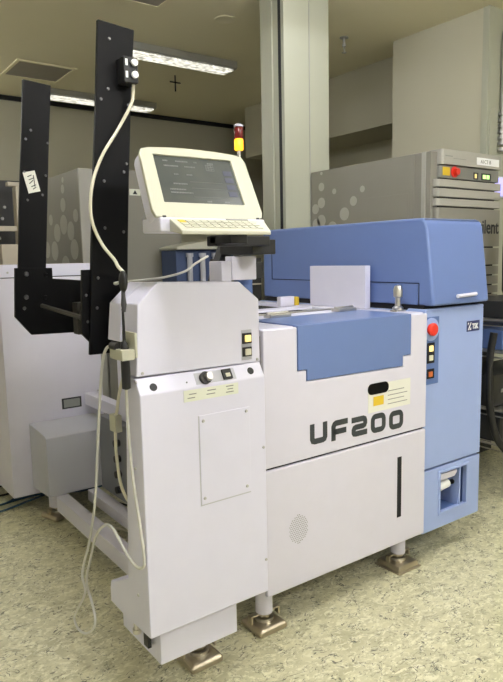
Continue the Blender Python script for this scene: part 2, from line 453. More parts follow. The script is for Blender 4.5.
# clamp knob
kc = (2.135, 1.83)
bm = BM(); box(bm, kc[0]-0.03, kc[0]+0.03, kc[1]-0.02, kc[1]+0.02, 1.156, 1.163)
lt = obj('latch', bm, CHROME, pr_, 0.002)
bm = BM(); lathe(bm, [(0.024, 0), (0.024, 0.010), (0.013, 0.018), (0.012, 0.052), (0.020, 0.058), (0.021, 0.088), (0.015, 0.104), (0.004, 0.110)], (kc[0], kc[1], 1.163), 20)
obj('latch_knob', bm, CHROME, lt, smooth=True)
# blue tail panel at the foot of the hood
# UF200 lettering
def lerpz(x): return 0.704-0.024*(x-1.496)/0.525
bm = BM(); w = 0.022; y0, y1 = Yf-0.0012, Yf+0.001
Lw, Lh, gap = 0.087, 0.079, 0.0215
def place(pts, k): 
    X = 1.506+k*(Lw+gap)
    return [(X+a, 0.704-0.0055*k+b) for a, b in pts]
ww = w/2
u = [(ww, Lh), (ww, 0.022), (ww+0.004, 0.014), (ww+0.012, ww), (Lw-ww-0.012, ww), (Lw-ww-0.004, 0.014), (Lw-ww, 0.022), (Lw-ww, Lh)]
f = [(ww, 0), (ww, 0.055), (ww+0.005, 0.064), (ww+0.013, Lh-ww), (Lw, Lh-ww)]
f2 = [(ww, 0.034), (Lw-0.008, 0.034)]
two = [(0.0, Lh-ww), (Lw-ww-0.012, Lh-ww), (Lw-ww-0.003, Lh-ww-0.004), (Lw-ww, Lh-ww-0.012), (Lw-ww, 0.048), (Lw-ww-0.004, 0.041), (Lw-ww-0.012, 0.038),
       (ww+0.012, 0.038), (ww+0.004, 0.035), (ww, 0.028), (ww, 0.018), (ww+0.003, ww+0.002), (ww+0.012, ww), (Lw, ww)]
zz = rrect(ww, Lw-ww, ww, Lh-ww, 0.016); zz = zz+[zz[0]]
for k, glyph in enumerate(([u], [f, f2], [two], [zz], [zz])):
    for g in glyph: stroke(bm, place(g, k), w, y0, y1)
obj('lettering', bm, LETTER, pr_)
# white sticker
lb = bx('sticker', LABEL, pr_, 1.815, 2.070, Yf-0.0012, Yf+0.001, 0.775, 0.888)
bx('yellow_mark', YELLOW, lb, 1.845, 1.905, Yf-0.002, Yf-0.001, 0.800, 0.838)
bm = BM()
for k in range(4): box(bm, 1.930, 2.05-0.02*(k % 2), Yf-0.002, Yf-0.001, 0.795+0.018*k, 0.798+0.018*k)
obj('small_print', bm, INKG, lb)
bm = BM(); prism(bm, rrect(1.812, 1.934, 0.848, 0.893, 0.0222, 6), 'y', Yf-0.003, Yf-0.001)
obj('black_marking', bm, BLACK, lb)
# slot and perforated speaker grille in the lower panel
bx('dark_slot', GAP, lowp, 1.994, 2.020, Yf-0.0008, Yf+0.002, 0.290, 0.556, 0.0)
bm = BM()
gx, gz, gr = 1.446, 0.395, 0.050
n = 0
for i in range(-9, 10):
    for j in range(-9, 10):
        a = gx+i*0.0085+(0.00425 if j % 2 else 0); b = gz+j*0.0078
        if (a-gx)**2/0.046**2+(b-gz)**2/0.056**2 < 1:
            prism(bm, [(a+0.0022*math.cos(q), b+0.0022*math.sin(q)) for q in [k*math.pi/3 for k in range(6)]], 'y', Yf-0.0006, Yf+0.001)
obj('speaker_grille', bm, INKG, lowp)
foot(pr_, 1.345, 1.795, 0.20, 0.0)
foot(pr_, 2.115, 1.80, 0.20, 0.0, 0.13, True)

# blue cabinet of the prober
Yc = 1.722
bm = BM(); box(bm, 2.185, 2.600, Yc+0.025, 2.90, 0.43, 1.158); box(bm, 2.185, 2.600, 1.92, 2.90, 0.17, 0.4295)
ring_xz(bm, (2.185, 2.600, 0.17, 0.4295), (2.300, 2.516, 0.214, 0.420), Yc+0.0225, 1.9195)
obj('cabinet_body', bm, BLUEL, pr_, 0.004)
bm = BM(); ring_xz(bm, (2.3002, 2.5158, 0.2142, 0.4198), (2.303, 2.513, 0.217, 0.417), Yc+0.028, 1.911); niche_shade = bm
bx('cabinet_gap', GAP, pr_, 2.19, 2.60, Yc+0.0225, Yc+0.0248, 0.4305, 1.14)
bm = BM(); prism(bm, [(2.185, 0.449), (2.612, 0.449), (2.612, 1.148), (2.600, 1.163), (2.185, 1.163)], 'y', Yc, Yc+0.022)
box(bm, 2.185, 2.612, Yc, Yc+0.10, 1.150, 1.166)
door = obj('cabinet_door', bm, BLUEL, pr_, 0.006, 3)
bm = BM(); ring_xz(bm, (2.185, 2.612, 0.150, 0.441), (2.308, 2.508, 0.222, 0.412), Yc, Yc+0.022)
lowd = obj('lower_cabinet_door', bm, BLUEL, pr_, 0.005, 3)
bm = BM(); ring_xz(bm, (2.296, 2.522, 0.210, 0.424), (2.311, 2.505, 0.225, 0.409), Yc-0.004, Yc+0.004)
obj('opening_frame', bm, BLUEL, lowd, 0.003)
obj('niche_shade', niche_shade, BLUED, lowd)  # darker blue sleeve puts the niche's shade into the wall colour
bx('niche_back', BLUED, lowd, 2.301, 2.515, 1.912, 1.919, 0.215, 0.419)  # back wall coloured darker as well, for the shade inside
for (p0, p1, rr) in (((2.305, Yc+0.035, 0.325), (2.405, Yc+0.035, 0.335), 0.022),):
    bm = BM(); cyl(bm, p0, p1, rr, 24); obj('filter_cartridge', bm, WHITEP, lowd, smooth=True)
bm = BM(); prism(bm, [(2.302, 0.368), (2.43, 0.368), (2.45, 0.385), (2.45, 0.398), (2.302, 0.398)], 'y', Yc+0.01, Yc+0.10); obj('regulator', bm, PANEL, lowd, 0.003)
bx('bracket', BLUEL, lowd, 2.462, 2.472, Yc+0.006, Yc+0.12, 0.216, 0.418, 0.002)
bm = BM(); cyl(bm, (2.452, Yc+0.045, 0.325), (2.486, Yc+0.045, 0.325), 0.012, 16); obj('valve_knob', bm, BLKPL, lowd, smooth=True)
# recessed control strip
cs = bx('control_strip', BLUED, pr_, 2.187, 2.278, Yc-0.003, Yc+0.001, 0.835, 1.132, 0.006, seg=3)
bm = BM(); lathe(bm, [(0.050, 0), (0.050, 0.004), (0.044, 0.006)], (0, 0, 0), 32)
for v in bm.verts: v.co = Matrix.Translation((2.222, Yc-0.003, 1.078)) @ Matrix.Rotation(math.pi/2, 4, 'X') @ v.co
obj('button_bezel', bm, BLUEL, cs, smooth=True)
bm = BM(); lathe(bm, [(0.024, 0), (0.024, 0.008), (0.028, 0.010), (0.028, 0.018), (0.023, 0.023), (0.008, 0.025)], (0, 0, 0), 32)
for v in bm.verts: v.co = Matrix.Translation((2.212, Yc-0.008, 1.080)) @ Matrix.Rotation(math.pi/2, 4, 'X') @ v.co
obj('emergency_button', bm, RED, cs, smooth=True)
sp = bx('switch_plate', GAP, cs, 2.196, 2.246, Yc-0.006, Yc-0.003, 0.930, 1.020, 0.002)
bx('switch_cap', LITY, sp, 2.206, 2.232, Yc-0.011, Yc-0.006, 0.982, 1.008, 0.002)
bx('switch_cap', BTN, sp, 2.206, 2.232, Yc-0.011, Yc-0.006, 0.942, 0.966, 0.002)
sp = bx('switch_plate', GAP, cs, 2.196, 2.246, Yc-0.006, Yc-0.003, 0.862, 0.905, 0.002)
bx('switch_cap', ORANGE, sp, 2.204, 2.230, Yc-0.011, Yc-0.006, 0.870, 0.894, 0.002)
# badge
bd = bx('badge', NAVY, door, 2.482, 2.578, Yc-0.002, Yc+0.001, 1.045, 1.093)
text_mesh('TSK', 0.034, 'badge_letters', WHITEP, bd, face_front(2.521, Yc-0.0022, 1.056), sx=0.78, bold=0.0012)
bm = BM(); prism(bm, [(2.488, 1.052), (2.496, 1.052), (2.514, 1.086), (2.508, 1.086)], 'y', Yc-0.003, Yc-0.002)
prism(bm, [(2.500, 1.052), (2.512, 1.052), (2.512, 1.064)], 'y', Yc-0.003, Yc-0.002)
prism(bm, [(2.488, 1.074), (2.488, 1.086), (2.497, 1.086)], 'y', Yc-0.003, Yc-0.002)
obj('badge_emblem', bm, WHITEP, bd)

# the blue hood
bm = BM()
prism(bm, [(1.690, 1.180), (1.733, 1.515), (1.741, 1.541), (1.762, 1.556), (2.88, 1.556), (2.88, 1.180)], 'x', 2.200, 2.606)
hood = obj('hood', bm, BLUE, pr_, 0.022, 4)
# dark seal between hood and cabinet
bx('hood_seal', GAP, pr_, 2.200, 2.598, 1.74, 2.87, 1.158, 1.182)
bm = BM(); M = Matrix.Translation((2.455, 1.692, 1.207))
cyl(bm, (2.355, 1.683, 1.216), (2.490, 1.683, 1.220), 0.0085, 16)
for x in (2.37, 2.475): cyl(bm, (x, 1.683, 1.218), (x, 1.70, 1.218), 0.006, 12)
obj('hood_handle', bm, WHITE, hood, smooth=True)
# fixed side skirt below the hood's parting line
bm = BM(); prism(bm, [(1.772, 1.184), (2.795, 1.184), (2.795, 1.276), (1.772, 1.272)], 'x', 2.193, 2.2005)
obj('hood_skirt', bm, BLUE, pr_, 0.0015)
def line(name, pts, t=0.0035, par=hood, mat=GAP, x=2.1995):
    bm = BM()
    for (ya, za), (yb, zb) in zip(pts, pts[1:]):
        d = Vector((yb-ya, zb-za)).normalized(); nn = Vector((-d.y, d.x))*t/2
        prism(bm, [(ya+nn.x, za+nn.y), (yb+nn.x, zb+nn.y), (yb-nn.x, zb-nn.y), (ya-nn.x, za-nn.y)], 'x', x-0.0012, x+0.001)
    return obj(name, bm, mat, par)
line('parting_line', [(1.769, 1.182), (1.769, 1.277), (2.797, 1.281), (2.797, 1.44)])
line('parting_line', [(2.78, 1.442), (2.87, 1.446)], 0.018)
# signal tower on the rear of the prober
tw = thing('signal_tower', (1.90, 2.65, 1.154), 'slim signal tower with a red lamp over a lit amber lamp, behind the monitor', 'signal light')
tx, ty = 1.885, 2.65
bm = BM(); lathe(bm, [(0.03, 0), (0.03, 0.01), (0.009, 0.014), (0.009, 0.780)], (tx, ty, 1.157), 16); obj('pole', bm, CHROME, tw, smooth=True)
bm = BM(); lathe(bm, [(0.019, 0), (0.023, 0.006), (0.023, 0.050), (0.019, 0.056)], (tx, ty, 1.938), 24); obj('amber_lens', bm, AMBER, tw, smooth=True)
bm = BM(); lathe(bm, [(0.020, 0), (0.023, 0.006), (0.023, 0.052), (0.020, 0.057)], (tx, ty, 1.995), 24); obj('red_lens', bm, REDL, tw, smooth=True)
bm = BM(); lathe(bm, [(0.024, 0), (0.024, 0.008), (0.014, 0.014)], (tx, ty, 2.0525), 24); obj('cap', bm, WHITE, tw, smooth=True)

# ------------------------------------------------------------------ control console in front
cn = thing('control_console', (0.97, 1.65, 0), 'tall narrow white console with chamfered top in front of the UF200 machine', 'console')
X0, X1 = 0.750, 1.184
bm = BM()
prism(bm, [(X0+0.004, 1.078), (X1, 1.074), (X1, 1.272), (1.110, 1.330), (0.830, 1.338), (0.766, 1.280)], 'y', 1.575, 1.672)
uh = obj('upper_housing', bm, WHITE, cn, 0.004, 3)
bm = BM()
prism(bm, [(0.752, 1.168), (X1-0.002, 1.168), (X1-0.002, 1.270), (1.108, 1.328), (0.828, 1.336), (0.764, 1.278)], 'y', 1.6725, 1.757)
obj('rear_housing', bm, WHITE, cn, 0.003, 2)
bm = BM()
prism(bm, [(1.552, 0.307), (1.552, 1.030), (1.577, 1.073), (1.650, 1.073), (1.655, 0.90), (1.690, 0.44), (1.756, 0.405), (1.826, 0.375), (1.834, 0.345), (1.834, 0.300), (1.74, 0.297)], 'x', X0, X1)
lh = obj('lower_housing', bm, WHITE, cn, 0.004, 3)
bx('base_box', WHITE, cn, 0.800, 1.082, 1.592, 1.86, 0.182, 0.302, 0.003)
bm = BM(); prism(bm, [(0.937, 0.668), (1.120, 0.668), (1.120, 0.942), (0.937, 0.942)], 'y', 1.5498, 1.553)
ap = obj('access_panel', bm, WHITE, lh, 0.0008)
bm = BM()
for q in ((0.934, 0.937, 0.664, 0.942), (0.934, 1.120, 0.664, 0.668)): box(bm, q[0], q[1], 1.5512, 1.5535, q[2], q[3])
obj('panel_seam', bm, SIDEG, ap)
for x, z in ((0.950, 0.925), (1.107, 0.930), (0.948, 0.687), (1.105, 0.688)): screw(ap, (x, 1.550, z), '-y', 0.0055)
for x, z in ((1.174, 0.80), (1.176, 0.42)): screw(lh, (x, 1.552, z), '-y', 0.005)
for x, z in ((0.772, 1.087), (1.172, 1.083)): screw(uh, (x, 1.575, z), '-y', 0.005)
for y, z in ((1.60, 0.81), (1.62, 0.415), (1.572, 1.065)): screw(lh, (X0, y, z), '-x', 0.005)
# sloping control strip: frame of the slope
sA = Vector((0, 1.552, 1.030)); sB = Vector((0, 1.577, 1.073)); sU = (sB-sA).normalized(); sN = Vector((0, -sU.z, sU.y))
def slope(x, t, h): return Vector((x, 0, 0))+sA+sU*t+sN*h
def slab(name, x0, x1, t0, t1, h0, h1, mat, par, bevel=0.0008):
    bm = BM(); vs = [bm.verts.new(slope(x, t, h)) for x in (x0, x1) for t in (t0, t1) for h in (h0, h1)]
    for f in ((0,1,3,2),(4,6,7,5),(0,4,5,1),(2,3,7,6),(0,2,6,4),(1,5,7,3)): bm.faces.new([vs[i] for i in f])
    return obj(name, bm, mat, par, bevel)
sr = slab('switch_recess', 0.935, 1.078, 0.006, 0.042, -0.001, 0.0006, SIDEG, lh)
rk = slab('rocker_switch', 1.030, 1.062, 0.008, 0.040, 0.0006, 0.008, BLKPL, sr)
slab('rocker_cap', 1.038, 1.054, 0.014, 0.026, 0.008, 0.011, BTN, rk)
bm = BM(); cyl(bm, slope(0.968, 0.022, 0), slope(0.968, 0.022, 0.010), 0.019, 24); kb_ = obj('key_switch', bm, BLKPL, sr, smooth=True)
bm = BM(); cyl(bm, slope(0.975, 0.022, 0.010), slope(0.975, 0.022, 0.022), 0.013, 20, 0.011); obj('key_barrel', bm, CHROME, kb_, smooth=True)
for x, t in ((0.797, 0.019), (1.137, 0.024)):
    bm = BM(); cyl(bm, slope(x, t, -0.001), slope(x, t, 0.0015), 0.0115, 20); obj('plug', bm, INK, lh, smooth=True)
bm = BM(); cyl(bm, slope(0.905, 0.018, -0.001), slope(0.905, 0.018, 0.001), 0.0025, 10); obj('indicator_hole', bm, INK, lh)
st = bx('label_strip', LABELG, lh, 0.888, 1.080, 1.5505, 1.553, 0.990, 1.024)
bm = BM()
for a, b, z in ((0.905, 0.93, 1.010), (0.90, 0.925, 0.999), (0.968, 0.998, 1.013), (0.965, 0.995, 1.002), (1.035, 1.062, 1.016), (1.040, 1.06, 1.007), (1.035, 1.062, 0.998)):
    box(bm, a, b, 1.5498, 1.551, z, z+0.003)
obj('small_print', bm, INKG, st)
sw = bx('switch_recess', SIDEG, uh, 1.112, 1.152, 1.5742, 1.5765, 1.085, 1.180, 0.001)
a = bx('switch_body', BLKPL, sw, 1.115, 1.149, 1.569, 1.575, 1.137, 1.170, 0.001); bx('switch_cap', LITY, a, 1.121, 1.143, 1.563, 1.569, 1.143, 1.164, 0.002)
a = bx('switch_body', BLKPL, sw, 1.115, 1.149, 1.569, 1.575, 1.097, 1.126, 0.001); bx('switch_cap', BTN, a, 1.121, 1.143, 1.563, 1.569, 1.101, 1.121, 0.002)
foot(cn, 1.040, 1.777, 0.19, 0.0)
bm = BM(); cyl(bm, (0.785, 1.72, 0.245), (0.785, 1.72, 0.30), 0.010, 12); cyl(bm, (0.785, 1.72, 0.232), (0.785, 1.72, 0.246), 0.014, 12)
obj('adjusting_bolt', bm, CHROME, cn, smooth=True)
bx('black_bracket', BLKPL, cn, 0.778, 0.790, 1.63, 1.66, 0.225, 0.30, 0.001)

# ------------------------------------------------------------------ monitor terminal on its arm
mt = thing('operator_terminal', (1.25, 1.86, 1.335), 'cream flat monitor with keyboard on a black arm above the console, screen on', 'monitor')
mo = Vector((0.965, 1.500, 1.512)); muu = Vector((0, 0.092, 0.196)).normalized(); mn = Vector((0, -muu.z, muu.y))
MM = Matrix(((1, mn.x, muu.x, mo.x), (0, mn.y, muu.y, mo.y), (0, mn.z, muu.z, mo.z), (0, 0, 0, 1)))  # local (x, out, up)
Mm = Matrix(((1, 0, 0, mo.x), (0, -mn.y, muu.y, mo.y), (0, -mn.z, muu.z, mo.z), (0, 0, 0, 1)))       # local (x, depth, up)
def outline(k=10, hw0=0.190, hw1=0.182, h=0.214, bow=0.010):
    pts = []
    cr = 0.012
    for i in range(k): pts.append((-hw0+2*hw0*i/k, 0.0))
    for i in range(k): t = i/k; pts.append((hw0+(hw1-hw0)*t, h*t))
    for i in range(k): t = i/k; pts.append((hw1-2*hw1*t, h+bow*(1-(2*t-1)**2)))
    for i in range(k): t = i/k; pts.append((-hw1+(hw1-hw0)*t, h*(1-t)))
    # soften the corners
    out = [Vector(p) for p in pts]
    for c in (0, k, 2*k, 3*k):
        n = len(out); out[c] = out[c]*0.62+(out[c-1]+out[(c+1) % n])*0.19
    for c in (0, k, 2*k, 3*k):
        n = len(out)
        pass
    return [(p.x*(0.925 if p.x < 0 else 1), p.y) for p in out]
ol = outline()
S = (-0.130, 0.131, 0.048, 0.196)
inn = []
k = 10
for i in range(k): inn.append((S[0]-0.002+(S[1]-S[0]+0.004)*i/k, S[2]))
for i in range(k): inn.append((S[1]+0.002-0.004*i/k, S[2]+(S[3]-S[2])*i/k))
for i in range(k): inn.append((S[1]-0.002-(S[1]-S[0]-0.004)*i/k, S[3]))
for i in range(k): inn.append((S[0]+0.002-0.004*i/k, S[3]-(S[3]-S[2])*i/k))
bm = BM(); ring(bm, [(a, 0.0, b) for a, b in ol], [(a, 0.0, b) for a, b in inn], (0, 0.012, 0), Mm)
obj('bezel', bm, CREAM, mt, 0.003, 3)
bm = BM(); prism(bm, [(a*0.985, 0.107+(b-0.107)*0.97) for a, b in ol], 'y', 0.0125, 0.052, Mm)
obj('rear_shell', bm, WHITE, mt, 0.006, 3)
bm = BM(); box(bm, S[0]-0.001, S[1]+0.001, 0.006, 0.0122, S[2]-0.001, S[3]+0.001, Mm); scn = obj('screen', bm, SCREEN, mt)
def dash(bm, a, b, z, h): box(bm, a, b, 0.0052, 0.0059, z, z+h, Mm)
bm = BM()
for z, segs in ((0.180, ((-0.10, -0.085), (-0.06, -0.02), (0.0, 0.01), (0.045, 0.065))),
                (0.164, ((-0.10, -0.055), (-0.035, 0.0))), (0.138, ((-0.075, -0.06), (-0.035, -0.015))), (0.108, ((-0.085, -0.04),)), (0.090, ((-0.10, -0.05),)),
                (0.080, ((-0.10, -0.03),)), (0.055, ((0.01, 0.025), (0.07, 0.085)))):
    for a, b in segs:
        x = a
        while x < b: 
            w_ = random.uniform(0.002, 0.005); dash(bm, x, min(b, x+w_), z, 0.004); x += w_+0.0015
for z in (0.176, 0.170, 0.164, 0.158): 
    dash(bm, 0.036, 0.064, z, 0.0012)
for x in (0.036, 0.045, 0.054, 0.063): dash(bm, x, x+0.001, 0.158, 0.018)
for z in (0.118, 0.098, 0.070): dash(bm, -0.03, 0.08, z, 0.0006)
obj('screen_text', bm, SCRTXT, scn)
bm = BM()
for z in (0.145, 0.122, 0.099, 0.076): dash(bm, 0.092, 0.122, z, 0.016)
obj('screen_buttons', bm, SCRBLU, scn)
for x in (-0.145, 0.165):
    bm = BM(); box(bm, x-0.005, x+0.005, -0.001, 0.004, -0.002, 0.006, Mm); obj('latch', bm, BLKPL, mt)
# base tray and keyboard
bx('base_tray', WHITE, mt, 0.803, 1.150, 1.492, 1.600, 1.474, 1.512, 0.005, seg=3)
bm = BM(); prism(bm, [(1.395, 1.463), (1.395, 1.474), (1.500, 1.512), (1.500, 1.476)], 'x', 0.832, 1.150)
# the keyboard narrows towards the front edge at the left
for v in bm.verts:
    if v.co.y < 1.42 and v.co.x < 1: v.co.x -= 0.022
    if v.co.y < 1.42 and v.co.x > 1: v.co.x -= 0.055
key = obj('keyboard', bm, CREAM2, mt, 0.003, 3)
KM = Matrix.Translation((0, 1.395, 1.4742)) @ Matrix.Rotation(math.atan2(0.038, 0.105), 4, 'X')
for j in range(3):
    for i in range(11):
        xx = 0.845+0.023*i-0.004*(2-j)
        bm = BM(); box(bm, xx, xx+0.018, 0.022+0.024*j, 0.040+0.024*j, 0.0, 0.0018, KM)
        obj('key', bm, YELLOW if (i == 0 and j == 2) else CREAM, key, label='yellow key' if (i == 0 and j == 2) else None)
bm = BM(); box(bm, 1.010, 1.085, 0.099, 0.103, 0.0, 0.002, KM); obj('key_legend', bm, INKG, key)
# black arm from tray to support, grey clamp
bm = BM()
box(bm, 1.085, 1.150, 1.58, 1.70, 1.445, 1.4735); box(bm, 1.085, 1.300, 1.66, 1.715, 1.440, 1.472)
box(bm, 1.255, 1.355, 1.70, 1.90, 1.412, 1.462)
obj('arm', bm, BLKPL, mt, 0.004)
bm = BM(); prism(bm, [(1.218, 1.315), (1.245, 1.395), (1.275, 1.463), (1.331, 1.463), (1.285, 1.395), (1.262, 1.315)], 'y', 1.885, 1.93); obj('arm_brace', bm, BLKPL, mt, 0.002)
bx('clamp', PANEL, mt, 1.238, 1.345, 1.80, 1.840, 1.325, 1.408, 0.003)
bx('clamp_plate', PANEL, mt, 1.196, 1.237, 1.80, 1.880, 1.270, 1.392, 0.003)
bx('support_bar', BLUED, mt, 1.300, 1.360, 1.845, 1.88, 1.159, 1.41, 0.003)
bx('black_module', BLKPL, mt, 1.362, 1.44, 1.885, 1.94, 1.325, 1.385, 0.003)

# ------------------------------------------------------------------ black lifting frame
fr = thing('post_frame', (0.8, 2.1, 1.1), 'black metal frame of two tall upright plates joined by brackets, behind the console', 'frame')
def post(poly, y, holes):
    bm = BM(); prism(bm, poly, 'y', y, y+0.014); o = obj('upright_plate', bm, BLACK, fr, 0.0015)
    for x, z in holes: screw(o, (x, y, z), '-y', 0.0052, SCREWD, 0.0035)
    return o
post([(0.712, 1.12), (0.834, 1.12), (0.852, 1.433), (0.866, 1.644), (0.885, 1.881), (0.905, 2.085), (0.791, 2.094), (0.773, 1.867), (0.752, 1.638), (0.735, 1.434), (0.725, 1.286)], 1.800,
     [(0.823, 2.046), (0.812, 1.904), (0.788, 1.872), (0.874, 1.865), (0.768, 1.679), (0.860, 1.692), (0.850, 1.667), (0.785, 1.637), (0.780, 1.499), (0.840, 1.488), (0.750, 1.351), (0.742, 1.261)])
post([(0.703, 1.23), (0.800, 1.14), (0.811, 1.379), (0.833, 1.639), (0.853, 1.864), (0.873, 2.066), (0.769, 2.075), (0.749, 1.855), (0.727, 1.635), (0.706, 1.382)], 2.450,
     [(0.786, 1.894), (0.765, 1.860), (0.847, 1.852), (0.752, 1.739), (0.832, 1.73), (0.757, 1.636), (0.815, 1.657)])
a = bx('paper_tag', LABEL, fr, 0, 0.046, 2.4465, 2.4495, 0, 0.078)
for v in a.data.vertices:
    c = v.co + Vector((0.8, 2.1, 1.1)); c = Matrix.Translation((0.762, 0, 1.660)) @ Matrix.Rotation(math.radians(-13), 4, 'Y') @ c
    v.co = c - Vector((0.8, 2.1, 1.1))
bm = BM()
TM = Matrix.Translation((0.762, 0, 1.660)) @ Matrix.Rotation(math.radians(-13), 4, 'Y')
for (xa, za, xb, zb) in ((0.012, 0.06, 0.03, 0.064), (0.014, 0.048, 0.034, 0.052), (0.012, 0.034, 0.03, 0.044), (0.016, 0.022, 0.036, 0.026), (0.02, 0.012, 0.034, 0.018), (0.030, 0.02, 0.036, 0.062)):
    d = Vector((xb-xa, 0, zb-za)).normalized(); nn = Vector((-d.z, 0, d.x))*0.0016
    vs = [bm.verts.new(TM @ (Vector((x, 2.446, z))+s*nn)) for x, z, s in ((xa, za, 1), (xb, zb, 1), (xb, zb, -1), (xa, za, -1))]
    bm.faces.new(vs)
obj('tag_writing', bm, INK, a)
# near bracket
bm = BM()
prism(bm, [(0.696, 1.185), (0.755, 1.119), (1.00, 1.119), (1.00, 1.165), (0.760, 1.165), (0.760, 1.376), (0.708, 1.376), (0.702, 1.28)], 'y', 1.815, 1.829)
o = obj('bracket', bm, BLACK, fr, 0.0015)
for x, z in ((0.716, 1.30), (0.716, 1.22)): screw(o, (x, 1.815, z), '-y', 0.005, SCREWD)
# far bracket
bm = BM()
prism(bm, [(0.677, 1.198), (0.735, 1.125), (1.00, 1.118), (1.00, 1.322), (0.829, 1.338), (0.829, 1.379), (0.689, 1.382)], 'y', 2.434, 2.449)
o = obj('bracket', bm, BLACK, fr, 0.0015)
for x, z, r in ((0.729, 1.358, 0.011), (0.803, 1.352, 0.010), (0.723, 1.271, 0.011), (0.795, 1.267, 0.010), (0.713, 1.229, 0.008)): screw(o, (x, 2.434, z), '-y', r*0.9, SCREWD if x < 0.78 else BLACK, 0.007)
# plates tying the two brackets together
bx('tie_plate', BLACK, fr, 0.90, 1.00, 1.830, 2.433, 1.118, 1.130, 0.001)
bx('tie_plate', BLACK, fr, 0.99, 1.002, 1.830, 2.433, 1.131, 1.32, 0.001)
bm = BM(); tube(bm, [(0.78, 2.43, 1.235), (0.780, 1.83, 1.205)], 0.009, 8, 1); obj('tie_rod', bm, paint('dark_rod', (0.03, 0.028, 0.025), 0.4), fr, smooth=True)
bx('arm_beam', BLACK, fr, 1.003, 1.290, 2.30, 2.433, 1.12, 1.28, 0.002)
bm = BM(); cyl(bm, (0.90, 2.25, 1.20), (0.90, 2.12, 1.20), 0.045, 24); cyl(bm, (0.90, 2.12, 1.20), (0.90, 2.09, 1.20), 0.025, 20); box(bm, 0.85, 0.95, 2.25, 2.30, 1.131, 1.25)
obj('drive_motor', bm, paint('motor_dark', (0.04, 0.038, 0.034), 0.4, 0.3), fr, 0.002)
bm = BM(); tube(bm, [(0.96, 2.25, 1.16), (0.93, 2.2, 1.22), (0.87, 2.15, 1.24), (0.84, 2.05, 1.19), (0.86, 1.95, 1.15)], 0.008, 8); obj('motor_lead', bm, SIDEG, fr, smooth=True)
# two-button box on the near post
sb = thing('button_box', (0.87, 1.78, 1.92), 'small black box with two round white push buttons on the near black post', 'switch box')
bx('case', BLKPL, sb, 0.842, 0.887, 1.750, 1.7995, 1.918, 1.990, 0.002)
for z in (1.973, 1.939):
    bm = BM(); cyl(bm, (0.873, 1.750, z), (0.873, 1.745, z), 0.0125, 20); c_ = obj('button_collar', bm, BLKPL, sb, smooth=True)
    bm = BM(); cyl(bm, (0.873, 1.746, z), (0.873, 1.738, z), 0.0105, 20, 0.0095); obj('push_button', bm, WHITEP, c_, smooth=True)
    bx('button_label', WHITEP, sb, 0.847, 0.854, 1.7488, 1.7502, z-0.009, z+0.009)
bm = BM(); tube(bm, [(0.880, 1.77, 1.920), (0.874, 1.775, 1.867), (0.830, 1.785, 1.787), (0.779, 1.787, 1.711), (0.746, 1.787, 1.637), (0.733, 1.787, 1.565),
     (0.737, 1.785, 1.507), (0.757, 1.77, 1.448), (0.760, 1.70, 1.405), (0.735, 1.62, 1.385), (0.729, 1.575, 1.370)], 0.0048)
tag(obj('button_box_cable', bm, CABLEC, None, smooth=True, origin=(0.8, 1.78, 1.4)), 'cream cable looping down the near black post from the button box', 'cable')
bm = BM(); tube(bm, [(0.741, 1.60, 1.350), (0.765, 1.70, 1.335), (0.80, 1.775, 1.335), (0.90, 1.778, 1.340), (0.971, 1.778, 1.347), (1.046, 1.79, 1.362), (1.103, 1.82, 1.385), (1.18, 1.86, 1.41)], 0.004)
tag(obj('monitor_cable', bm, CABLEG, None, smooth=True, origin=(0.9, 1.79, 1.34)), 'pale cable sagging from the black wand top to the monitor arm', 'cable')

# hand wand in its clip on the console's left side
wd = thing('hand_wand', (0.73, 1.59, 1.04), 'black wand with an oval head hanging upright on the console left side', 'wand')
bm = BM()
prof = [(0.004, 0.0), (0.012, 0.004), (0.0125, 0.05), (0.0125, 0.115), (0.010, 0.13), (0.0045, 0.137), (0.0035, 0.22), (0.0045, 0.225)]
lathe(bm, prof, (0.728, 1.588, 1.045), 14); obj('wand_body', bm, BLKPL, wd, smooth=True)
bm = BM(); lathe(bm, [(0.0045, 0), (0.008, 0.02), (0.006, 0.04), (0.005, 0.065)], (0.728, 1.580, 1.262), 12); obj('wand_neck', bm, paint('dark_grey_rubber', (0.05, 0.05, 0.055), 0.5), wd, smooth=True)
bm = BM(); bmesh.ops.create_uvsphere(bm, u_segments=18, v_segments=12, radius=1.0, matrix=Matrix.Translation((0.728, 1.577, 1.345)) @ Matrix.Diagonal((0.011, 0.016, 0.030, 1)))
obj('wand_head', bm, BLKPL, wd, smooth=True)
bm = BM(); cyl(bm, (0.715, 1.60, 1.165), (0.715, 1.64, 1.165), 0.012, 14); obj('trigger', bm, BLKPL, wd, smooth=True)
cl = thing('wand_clip', (0.735, 1.60, 1.13), 'cream plastic clip on the console left side holding the black wand', 'clip')
bx('clip_plate', CREAM, cl, 0.7455, 0.7525, 1.558, 1.64, 1.135, 1.205, 0.002)
bx('clip_jaw', CREAM, cl, 0.706, 0.7450, 1.560, 1.640, 1.130, 1.160, 0.003)
